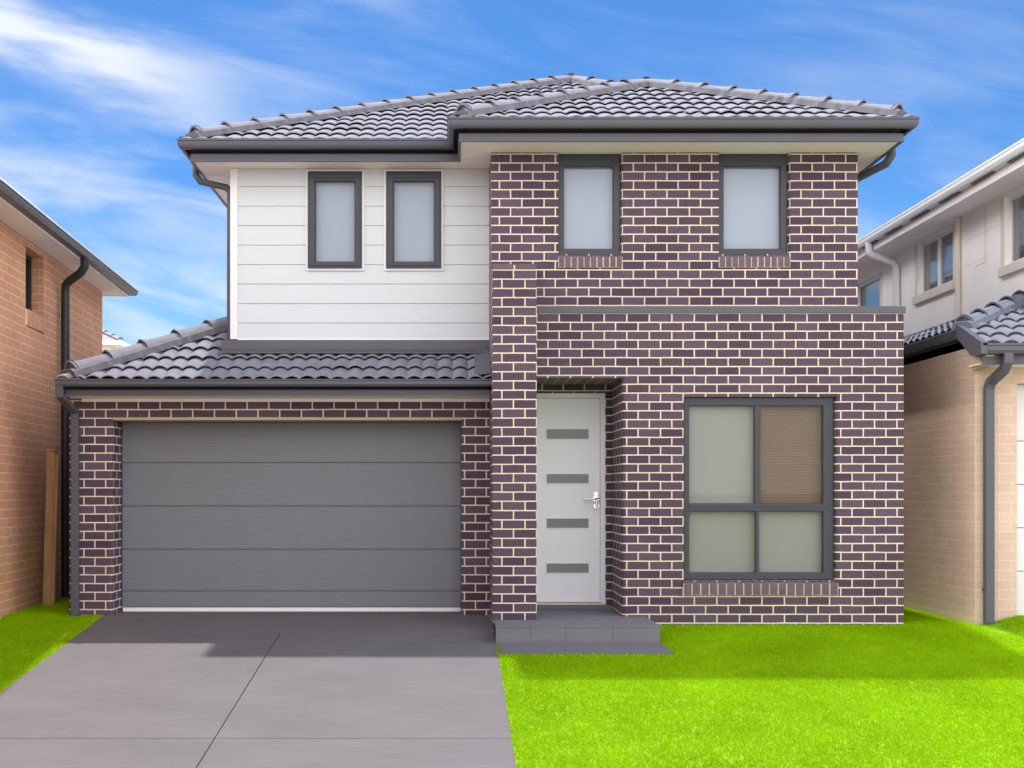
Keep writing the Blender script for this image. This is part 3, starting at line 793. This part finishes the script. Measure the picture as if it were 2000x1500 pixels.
sl_ = obj('brick_sill', m, 'orange_brick_face', w, bevel=.006)
obj('mortar_bed', BX(d, .016, WY0, WY1, WZ0 - .178, WZ0 - .006), 'cream_mortar', sl_)
OH = .29
obj('soffit', BX(-8.3, OH, yF - .3, yE + .30, LS, LS + .014), 'cream_lining', LN)
pth = [(OH + .115, yF - .4), (OH + .115, yE + .40), (-8, yE + .40)]
pth = pth[::-1]
pth = [(-8, yF - .4), (OH + .115, yF - .4), (OH + .115, yE + .40), (-8, yE + .40)]
LGT = zz(2.79)
m = sweep(bmesh.new(), pth, [(0, LGT), (0, LGT - .02), (-.008, LGT - .025), (-.008, LGT - .05), (-.03, LGT - .078), (-.113, LGT - .08), (-.113, LGT - .01), (-.012, LGT - .004)])
obj('gutter', m, 'charcoal_metal', LN, smooth=30)
m = sweep(bmesh.new(), pth, [(.006, LGT + .003), (.006, LGT - .014), (-.014, LGT - .014), (-.014, LGT + .003)])
obj('gutter_rim', m, 'white_paint', LN)
m = sweep(bmesh.new(), pth, [(-.114, LS - .01), (-.114, LGT - .012), (-.13, LGT - .012), (-.13, LS - .01)])
obj('fascia', m, 'cream_lining', LN)
m = bmesh.new(); e = LGT - .02; ym = (yE + yF) / 2
ex0, ex1, ey0, ey1 = -8.4, OH + .1, yF - .4, yE + .38; hw2 = (ex1 - ex0) / 2; xm = (ex0 + ex1) / 2; rz_ = e + hw2 * .45
A, B_, C_, D_ = (ex0, ey0, e), (ex1, ey0, e), (ex1, ey1, e), (ex0, ey1, e); T0, T1 = (xm, ey0 + hw2, rz_), (xm, ey1 - hw2, rz_)
face(m, [A, B_, T0]); face(m, [B_, C_, T1, T0]); face(m, [C_, D_, T1]); face(m, [D_, A, T0, T1]); face(m, [A, D_, C_, B_])
obj('roof', m, 'far_tile', LN)
m = bmesh.new(); y = 2.40; pr_ = .062
tube(m, [(OH + .04, y - .10, LGT - .06), (OH + .04, y - .10, LGT - .17), (OH - .01, y - .08, LGT - .24), (.13, y - .02, LGT - .33), (.085, y, LGT - .38), (.08, y + .01, LGT - .46), (.08, y + .02, -.05)], pr_ * .82, 14)
obj('downpipe', m, 'black_metal', LN, smooth=50)

# ------------------------------------------------------------------ right neighbour (tan brick garage, cream upper storey)
RN = thing('house', 'cream rendered upper storey over tan brick garage with blue grey tiled roof', 'house', (5.12, 0, 0))
RX, RU = 5.12, 6.22
RZG = zz(1.30); RSOF = zz(3.34)
bm = bmesh.new()
FX1 = 5.53
face(bm, [(RX, 9, -.4), (RX, 0, -.4), (RX, 0, zz(1.50)), (RX, 9, zz(1.50))])
panel(bm, RX, 9.5, -.4, zz(1.36), [(FX1, 9.0, -.5, zz(1.06))], lambda u, z: (u, 0, z))
face(bm, [(FX1, 0, -.4), (FX1, .22, -.4), (FX1, .22, zz(1.06)), (FX1, 0, zz(1.06))][::-1])
face(bm, [(FX1, 0, zz(1.06)), (FX1, .22, zz(1.06)), (9, .22, zz(1.06)), (9, 0, zz(1.06))])
obj('brick_wall', bm, 'tan_brick', RN)
m = bmesh.new(); zs_ = [-.02, .43, .86, 1.29, 1.72, zz(1.06)]
for a, b in zip(zs_, zs_[1:]): box(m, FX1 + .03, 9.0, .18, .21, a + .003, b - .003)
gdr = obj('garage_door', m, 'panel_white', RN, bevel=.004)
m = bmesh.new(); box(m, FX1 + .002, FX1 + .028, .15, .21, -.05, zz(1.06)); obj('door_frame', m, 'panel_white', gdr)
obj('bottom_rail', BX(FX1 + .03, 9, .17, .21, -.06, -.022), 'black_metal', gdr)
obj('inner_lining', BX(FX1, 9, .225, .235, -.3, zz(1.06)), 'interior_dark', RN)
# upper storey
UZ = zz(1.5)
wins = [(3.19, 4.37, zz(2.60), zz(3.30)), (.55, 1.80, zz(2.52), zz(3.30)), (5.78, 6.9, zz(2.0), zz(3.17))]
bm = bmesh.new()
panel(bm, .38, 9, UZ, RSOF - .002, [(a, b, c, d_) for a, b, c, d_ in wins], lambda u, z: (RU, u, z))
dd = .10
for a, b, c, d_ in wins:
    face(bm, [(RU, a, c), (RU + dd, a, c), (RU + dd, a, d_), (RU, a, d_)]); face(bm, [(RU, b, c), (RU, b, d_), (RU + dd, b, d_), (RU + dd, b, c)])
    face(bm, [(RU, a, d_), (RU + dd, a, d_), (RU + dd, b, d_), (RU, b, d_)]); face(bm, [(RU, a, c), (RU, b, c), (RU + dd, b, c), (RU + dd, a, c)])
face(bm, [(RU, 9, UZ), (12, 9, UZ), (12, 9, RSOF), (RU, 9, RSOF)]); face(bm, [(RU, .38, UZ), (RU, .38, RSOF), (12, .38, RSOF), (12, .38, UZ)])
rw = obj('rendered_wall', bm, 'cream_render', RN)
m = bmesh.new()
for z in (zz(3.02), zz(2.72), zz(2.36)):
    box(m, RU - .0015, RU + .001, 1.9 if z > zz(2.9) else 2.15, 2.85, z, z + .006) if z != zz(2.36) else None
box(m, RU - .002, RU + .001, 2.28, 2.30, zz(2.66), RSOF - .01); box(m, RU - .002, RU + .001, 2.30, 2.55, zz(2.66), zz(2.674))
obj('control_joint', m, 'cream_trim', rw)
for i, (a, b, c, d_) in enumerate(wins):
    m = bmesh.new(); f = .045; x0 = RU + .055
    box(m, x0, x0 + .05, a, b, c, c + f); box(m, x0, x0 + .05, a, b, d_ - f, d_); box(m, x0, x0 + .05, a, a + f, c + f, d_ - f); box(m, x0, x0 + .05, b - f, b, c + f, d_ - f)
    mid = (a + b) / 2
    if i < 2: box(m, x0 - .008, x0 + .05, mid - .03, mid + .03, c + f, d_ - f)
    w = obj('window', m, 'white_paint', RN, bevel=.003)
    for p, q in (((a + f, mid - .03), (mid + .03, b - f)) if i < 2 else ((a + f, b - f),)):
        obj('pane', BX(x0 + .02, x0 + .026, p, q, c + f, d_ - f), 'sky_glass', w)
        obj('blind', BX(x0 + .09, x0 + .10, p - .02, q + .02, c + .02, d_ - .02), 'pale_blind', w)
    obj('sill', BX(RU - .05, RU + .05, a - .06, b + .06, c - .11, c - .004), 'cream_trim', w, bevel=.006)
    for q0_, q1_ in ((b + .002, b + .07), (a - .07, a - .002)): obj('surround_trim', BX(RU - .012, RU + .03, q0_, q1_, c, d_), 'cream_trim', w)
obj('soffit', BX(RU - .38, 12, -.02, 9.4, RSOF, RSOF + .014), 'cream_lining', RN)
gx = RU - .38 - .12; RG = zz(3.53)
pth = [(gx, 9.5), (gx, -.14), (12, -.14)]
m = sweep(bmesh.new(), pth, [(0, RG), (0, RG - .02), (-.008, RG - .025), (-.008, RG - .065), (-.03, RG - .098), (-.116, RG - .10), (-.116, RG - .01), (-.012, RG - .004)])
rg = obj('gutter', m, 'white_paint', RN, smooth=30)
for i in range(9): obj('shade_dash', BX(gx + .075, gx + .115, .25 + i * .9, .80 + i * .9, RG - .112, RG - .101), 'charcoal_metal', rg)  # dark dashes set under the gutter as painted shading
m = sweep(bmesh.new(), pth, [(-.118, RSOF - .012), (-.118, RG - .012), (-.135, RG - .012), (-.135, RSOF - .012)])
obj('fascia', m, 'cream_lining', RN)
m = bmesh.new(); e = RG - .02; ex0, ex1, ey0, ey1 = gx + .02, 12.4, -.12, 9.4; hw2 = (ex1 - ex0) / 2; xm = (ex0 + ex1) / 2; rz_ = e + hw2 * .45
A, B_, C_, D_ = (ex0, ey0, e), (ex1, ey0, e), (ex1, ey1, e), (ex0, ey1, e); T0, T1 = (xm, ey0 + hw2, rz_), (xm, ey1 - hw2, rz_)
face(m, [A, B_, T0]); face(m, [B_, C_, T1, T0]); face(m, [C_, D_, T1]); face(m, [D_, A, T0, T1]); face(m, [A, D_, C_, B_])
obj('roof', m, 'far_tile', RN)
m = bmesh.new()
tube(m, [(gx + .06, 4.98, RG - .09), (gx + .06, 4.98, RG - .22), (gx + .11, 4.98, RG - .27), (RU - .10, 5.0, RG - .36), (RU - .055, 5.0, RG - .42), (RU - .055, 5.0, UZ)], .05, 12)
obj('downpipe', m, 'white_paint', RN, smooth=50)
obj('downpipe', tube(bmesh.new(), [(RU - .035, 2.98, RSOF - .003), (RU - .035, 2.98, UZ)], .035, 10), 'cream_trim', RN, smooth=50)
# garage roof of the right neighbour
sx = 5.03; fy = -.42; sz, fz = zz(1.62), zz(1.40); RP = .40
hipx0 = sx; hipy0 = sx - 4.92
m = bmesh.new()
tiles(m, (sx, fy + .02, fz - .03), (1, 0), (0, 1), RP, 4.5, 2.2, [((hipx0, hipy0), (-h45, h45)), ((sx, 0), (-1, 0)), ((0, 1.8), (0, 1))], gauge=.27, wave=.04, period=.17)
tiles(m, (sx + .02, 9, sz - .03), (0, -1), (1, 0), RP, 9.2, 1.18, [((hipx0, hipy0), (h45, -h45)), ((RU - .002, 0), (1, 0))], gauge=.27, wave=.04, period=.17)
rr_ = obj('roof', m, 'tile_blue', RN, smooth=50)
k0 = Vector((hipx0 + .08, hipy0 + .08, sz + .08 * RP)); k1 = Vector((RU - .05 + .5, RU + .45 - 4.92, sz + RP * (RU + .45 - sx)))
obj('ridge_bedding', bedding(bmesh.new(), k0, k1, w=.12), 'tile_blue', rr_)
obj('ridge_capping', caps(bmesh.new(), k0, k1, seg=.38, r=.085, hgt=.045, lift=.03), 'tile_blue', rr_, smooth=50)
m = bmesh.new()   # front gutter, then side gutter
sweep(m, [(sx - .01, fy), (9.5, fy)], [(0, fz), (0, fz - .02), (-.008, fz - .026), (-.008, fz - .065), (-.03, fz - .095), (-.115, fz - .097), (-.115, fz - .01), (-.012, fz - .004)])
sweep(m, [(sx, 9), (sx, hipy0)], [(0, sz), (0, sz - .02), (-.006, sz - .026), (-.006, sz - .07), (-.02, sz - .10), (-.088, sz - .102), (-.088, sz - .01), (-.012, sz - .004)])
obj('gutter', m, 'charcoal_metal', RN, smooth=30)
m = bmesh.new()   # raking barge joining the two levels
y0, y1 = fy + .0, hipy0 + .06
za, zb = fz + .03, fz + .03 + RP * (y1 - y0)
v = [m.verts.new(p) for p in ((sx - .03, y0, za - .02), (sx - .03, y1, zb), (sx - .03, y1, zb - .13), (sx - .03, y0 + .22, fz - .10), (sx - .03, y0, fz - .10))]
w_ = [m.verts.new((sx + .03, q.co.y, q.co.z)) for q in v]
m.faces.new(v); m.faces.new(w_[::-1])
for i in range(5): m.faces.new([v[i], w_[i], w_[(i + 1) % 5], v[(i + 1) % 5]])
bmesh.ops.recalc_face_normals(m, faces=m.faces[:])
obj('barge_board', m, 'charcoal_metal', RN)
m = bmesh.new(); box(m, sx + .031, 9.5, fy + .116, fy + .135, fz - .19, fz - .03); box(m, sx + .09, sx + .105, .2, 9, sz - .2, sz - .03)
obj('fascia', m, 'charcoal_metal', RN)
m = bmesh.new(); box(m, sx + .031, 9.5, fy + .137, -.001, fz - .185, fz - .172)
obj('soffit', m, 'cream_lining', RN)
m = bmesh.new(); v = [m.verts.new(p) for p in ((RX - .03, fy + .10, fz - .10), (RX - .03, -.0, fz - .10), (RX - .03, -.0, fz - .22), (RX - .03, fy + .2, fz - .19))]
w_ = [m.verts.new((RX + .05, q.co.y, q.co.z)) for q in v]; m.faces.new(v); m.faces.new(w_[::-1])
for i in range(4): m.faces.new([v[i], w_[i], w_[(i + 1) % 4], v[(i + 1) % 4]])
bmesh.ops.recalc_face_normals(m, faces=m.faces[:])
obj('eaves_end', m, 'tan_brick', RN)
m = bmesh.new()
tube(m, [(5.275, fy + .06, fz - .08), (5.275, fy + .06, fz - .17), (5.27, fy + .12, fz - .24), (5.24, -.08, fz - .34), (5.235, -.05, fz - .40), (5.235, -.05, -.06)], .042, square=True, depth=.036)
box(m, 5.185, 5.285, -.02, -.001, .25, .28)
obj('downpipe', m, 'charcoal_metal', RN, bevel=.004)

# ------------------------------------------------------------------ house far behind on the left
FH = thing('house', 'distant house showing only its grey hip roof and white fascia above the garage hip', 'house', (-15, 30, 0))
fe = zz(5.18)
obj('wall', BX(-18.6, -11.8, 30.4, 38, -.1, fe - .05), 'cream_render', FH)
m = sweep(bmesh.new(), [(-19, 38.4), (-19, 30), (-11.3, 30), (-11.3, 38.4)], [(0, fe), (0, fe - .16), (-.1, fe - .16), (-.1, fe)]); obj('fascia', m, 'white_paint', FH)
obj('soffit', BX(-18.9, -11.4, 30.1, 38.4, fe - .15, fe - .14), 'cream_lining', FH)
m = bmesh.new(); t0, t1 = (-15.15, 33.85, fe + 1.8), (-15.15, 34.6, fe + 1.8)
A, B_, C_, D_ = (-19, 30, fe), (-11.3, 30, fe), (-11.3, 38.4, fe), (-19, 38.4, fe)
face(m, [A, B_, t0]); face(m, [B_, C_, t1, t0]); face(m, [C_, D_, t1]); face(m, [D_, A, t0, t1]); face(m, [A, D_, C_, B_])
frf = obj('roof', m, 'far_tile', FH)
obj('ridge_capping', caps(bmesh.new(), B_, t0, seg=.5), 'far_tile', frf, smooth=50)

# ------------------------------------------------------------------ timber post in the gap
PO = thing('fence_post', 'brown timber fence post leaning beside the orange brick wall and black downpipe', 'post', (-4.43, 1.51, -.05))
m = bmesh.new(); box(m, -4.475, -4.385, 1.47, 1.555, -.12, 1.66)
for v in m.verts: v.co.x += .03 * v.co.z
post = obj('post', m, 'raw_timber', PO, bevel=.006)
m = bmesh.new(); box(m, -4.39, -4.35, 1.485, 1.54, -.1, 1.62)
for v in m.verts: v.co.x += .03 * v.co.z
box(m, -4.44, -4.33, 1.46, 1.56, 1.665, 1.685)
obj('rail_batten', m, 'raw_timber', PO, bevel=.004)

# ------------------------------------------------------------------ grass
def grass(name, x0, x1, y0, y1, dens, excl, label):
    n = int((x1 - x0) * (y1 - y0) * dens)
    x = rng.uniform(x0, x1, n); y = rng.uniform(y0, y1, n)
    keep = np.ones(n, bool)
    for a, b, c, d in excl: keep &= ~((x > a) & (x < b) & (y > c) & (y < d))
    x, y = x[keep], y[keep]; n = len(x)
    z = ground_z(x, y) - .008
    h = rng.uniform(.016, .030, n); w = rng.uniform(.0022, .0040, n)
    a = rng.uniform(0, 2 * math.pi, n); lean = rng.uniform(.004, .030, n); la = rng.uniform(0, 2 * math.pi, n)
    v = np.empty((n, 3, 3), np.float32)
    v[:, 0] = np.stack([x - np.cos(a) * w, y - np.sin(a) * w, z], 1)
    v[:, 1] = np.stack([x + np.cos(a) * w, y + np.sin(a) * w, z], 1)
    v[:, 2] = np.stack([x + np.cos(la) * lean, y + np.sin(la) * lean, z + h], 1)
    me = bpy.data.meshes.new(name)
    me.vertices.add(n * 3); me.vertices.foreach_set('co', v.ravel())
    me.loops.add(n * 3); me.loops.foreach_set('vertex_index', np.arange(n * 3, dtype=np.int32))
    me.polygons.add(n); me.polygons.foreach_set('loop_start', np.arange(0, n * 3, 3, dtype=np.int32))
    me.polygons.foreach_set('loop_total', np.full(n, 3, np.int32))
    me.update(calc_edges=True)
    me.materials.append(MATS['grass_blade'])
    o = bpy.data.objects.new(name, me); COL.objects.link(o)
    o['kind'] = 'stuff'; o['label'] = label; o['category'] = 'grass'
    return o
grass('lawn_grass', .42, 5.74, -5.05, 2.2, 12500, [(.0, 1.912, -.84, 2.3), (.43, 1.93, -1.205, -.8), (1.5, XR, 0, 3), (RX, 9.6, 0, 3), (.3, 2, 0, 3)], 'bright green clipped lawn in front of the brick front and right neighbour')
grass('lawn_grass', -5.2, DX0 - .004, -5.05, 4.4, 12500, [(gxl, -3, YG, 5)], 'narrow strip of bright green lawn between driveway and orange brick wall')

# ------------------------------------------------------------------ light, sky, camera
EL_SUN, AZ = R(71), R(-20)
sd = bpy.data.lights.new('sun', 'SUN'); sd.energy = 2.45; sd.angle = R(1.2); sd.color = (1, .95, .88)
so = bpy.data.objects.new('sun', sd); COL.objects.link(so)
svec = Vector((math.sin(AZ) * math.cos(EL_SUN), math.cos(AZ) * math.cos(EL_SUN), math.sin(EL_SUN)))
so.rotation_euler = svec.to_track_quat('Z', 'Y').to_euler()
so.location = (0, 8, 25)

W = bpy.data.worlds.new('World'); scene.world = W; W.use_nodes = True
t = W.node_tree; t.nodes.clear()
def wn(typ, **kw):
    nd = t.nodes.new(typ)
    for k, v in kw.items(): setattr(nd, k, v)
    return nd
def wl(a, b): t.links.new(a, b)
def wmath(op, a, b=None, c=None):
    nd = wn('ShaderNodeMath', operation=op)
    for i, x in enumerate((a, b, c)):
        if x is None: continue
        if isinstance(x, (int, float)): nd.inputs[i].default_value = x
        else: wl(x, nd.inputs[i])
    return nd.outputs[0]
def wrange(x, a, b, c=0, d=1):
    nd = wn('ShaderNodeMapRange', interpolation_type='SMOOTHSTEP'); wl(x, nd.inputs[0])
    for i, q in zip((1, 2, 3, 4), (a, b, c, d)): nd.inputs[i].default_value = q
    return nd.outputs[0]
sky = wn('ShaderNodeTexSky', sky_type='NISHITA', sun_disc=False, sun_elevation=EL_SUN, sun_rotation=AZ, air_density=1.0, dust_density=.35, ozone_density=2.5)
tc = wn('ShaderNodeTexCoord'); sep = wn('ShaderNodeSeparateXYZ'); wl(tc.outputs['Generated'], sep.inputs[0])
dx, dy, dz = sep.outputs
ady = wmath('MAXIMUM', wmath('ABSOLUTE', dy), .05)
a_ = wmath('DIVIDE', dx, ady); e_ = wmath('DIVIDE', dz, ady)
front = wrange(dy, -.05, .35)
# cirrus: noise stretched along the horizon
cmb = wn('ShaderNodeCombineXYZ'); wl(wmath('MULTIPLY', a_, 3.0), cmb.inputs[0]); wl(wmath('MULTIPLY_ADD', a_, 2.4, wmath('MULTIPLY', e_, 13.0)), cmb.inputs[1]); wl(wmath('MULTIPLY', dy, 1.5), cmb.inputs[2])
nz = wn('ShaderNodeTexNoise'); nz.inputs['Scale'].default_value = 1.35; nz.inputs['Detail'].default_value = 7; nz.inputs['Roughness'].default_value = .55; nz.inputs['Distortion'].default_value = .5
wl(cmb.outputs[0], nz.inputs[0])
cir = wrange(nz.outputs[0], .36, .74)
# one bright streak high on the left
off = wmath('SUBTRACT', e_, wmath('MULTIPLY_ADD', a_, -.24, .285))
nz2 = wn('ShaderNodeTexNoise'); nz2.inputs['Scale'].default_value = 2.2; nz2.inputs['Detail'].default_value = 6; nz2.inputs['Roughness'].default_value = .5; wl(cmb.outputs[0], nz2.inputs[0])
off2 = wmath('MULTIPLY_ADD', wmath('SUBTRACT', nz2.outputs[0], .5), .10, off)
st = wmath('POWER', 2.718, wmath('MULTIPLY', wmath('POWER', wmath('DIVIDE', off2, .024), 2), -1))
st = wmath('MULTIPLY', st, wrange(a_, -.09, -.30))
lefty = wrange(a_, .12, -.30, .48, 1.0)
low = wrange(e_, .34, .15, .55, 1.25)
mask = wmath('MAXIMUM', wmath('MULTIPLY', wmath('MULTIPLY', cir, lefty), wmath('MULTIPLY', low, .75)), wmath('MULTIPLY', st, .9))
mask = wmath('MULTIPLY', mask, front)
# unseen bright cloud on the street side, added to light the shaded walls
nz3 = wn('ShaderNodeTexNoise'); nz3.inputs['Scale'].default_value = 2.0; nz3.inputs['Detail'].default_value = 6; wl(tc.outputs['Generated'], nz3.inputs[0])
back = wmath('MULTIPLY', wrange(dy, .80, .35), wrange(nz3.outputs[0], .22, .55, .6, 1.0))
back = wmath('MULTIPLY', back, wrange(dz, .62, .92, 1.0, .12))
tint = wn('ShaderNodeMix', data_type='RGBA', blend_type='MULTIPLY'); tint.inputs[0].default_value = 1; wl(sky.outputs[0], tint.inputs[6]); tint.inputs[7].default_value = (.25, .49, .74, 1)
haze = wn('ShaderNodeMix', data_type='RGBA'); wl(wrange(e_, .27, .03, 0, .72), haze.inputs[0]); wl(tint.outputs[2], haze.inputs[6]); haze.inputs[7].default_value = (2.3, 3.9, 4.9, 1)
mixc = wn('ShaderNodeMix', data_type='RGBA'); wl(mask, mixc.inputs[0]); wl(haze.outputs[2], mixc.inputs[6]); mixc.inputs[7].default_value = (4.9, 5.1, 5.3, 1)
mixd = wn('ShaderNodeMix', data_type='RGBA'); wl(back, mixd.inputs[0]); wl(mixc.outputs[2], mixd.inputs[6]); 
fill_cloud = wn('ShaderNodeVectorMath', operation='SCALE'); fill_cloud.inputs[0].default_value = (11.2, 10.95, 11.3)
wl(wmath('ADD', wmath('ADD', 1.0, wrange(dx, -.35, -.8, 0, 1.1)), wrange(dx, .35, .8, 0, .6)), fill_cloud.inputs['Scale']); wl(fill_cloud.outputs[0], mixd.inputs[7])  # unseen cloud banks west and east, brightened to light the neighbours' side walls
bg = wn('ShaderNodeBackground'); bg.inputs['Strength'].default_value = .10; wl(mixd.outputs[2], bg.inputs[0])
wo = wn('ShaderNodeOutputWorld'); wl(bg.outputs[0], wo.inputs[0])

cd = bpy.data.cameras.new('camera'); cd.sensor_width = 36; cd.lens = 43.2; cd.shift_x = .06; cd.shift_y = .105; cd.clip_end = 3000
co = bpy.data.objects.new('camera', cd); COL.objects.link(co); co.location = (0, -EYE, CAM_Z); co.rotation_euler = (R(90), 0, 0)
scene.camera = co
vs_ = scene.view_settings; vs_.view_transform = 'Standard'; vs_.look = 'None'; vs_.gamma = 1; vs_.exposure = 1.0
scene.render.resolution_x, scene.render.resolution_y = 1024, 768
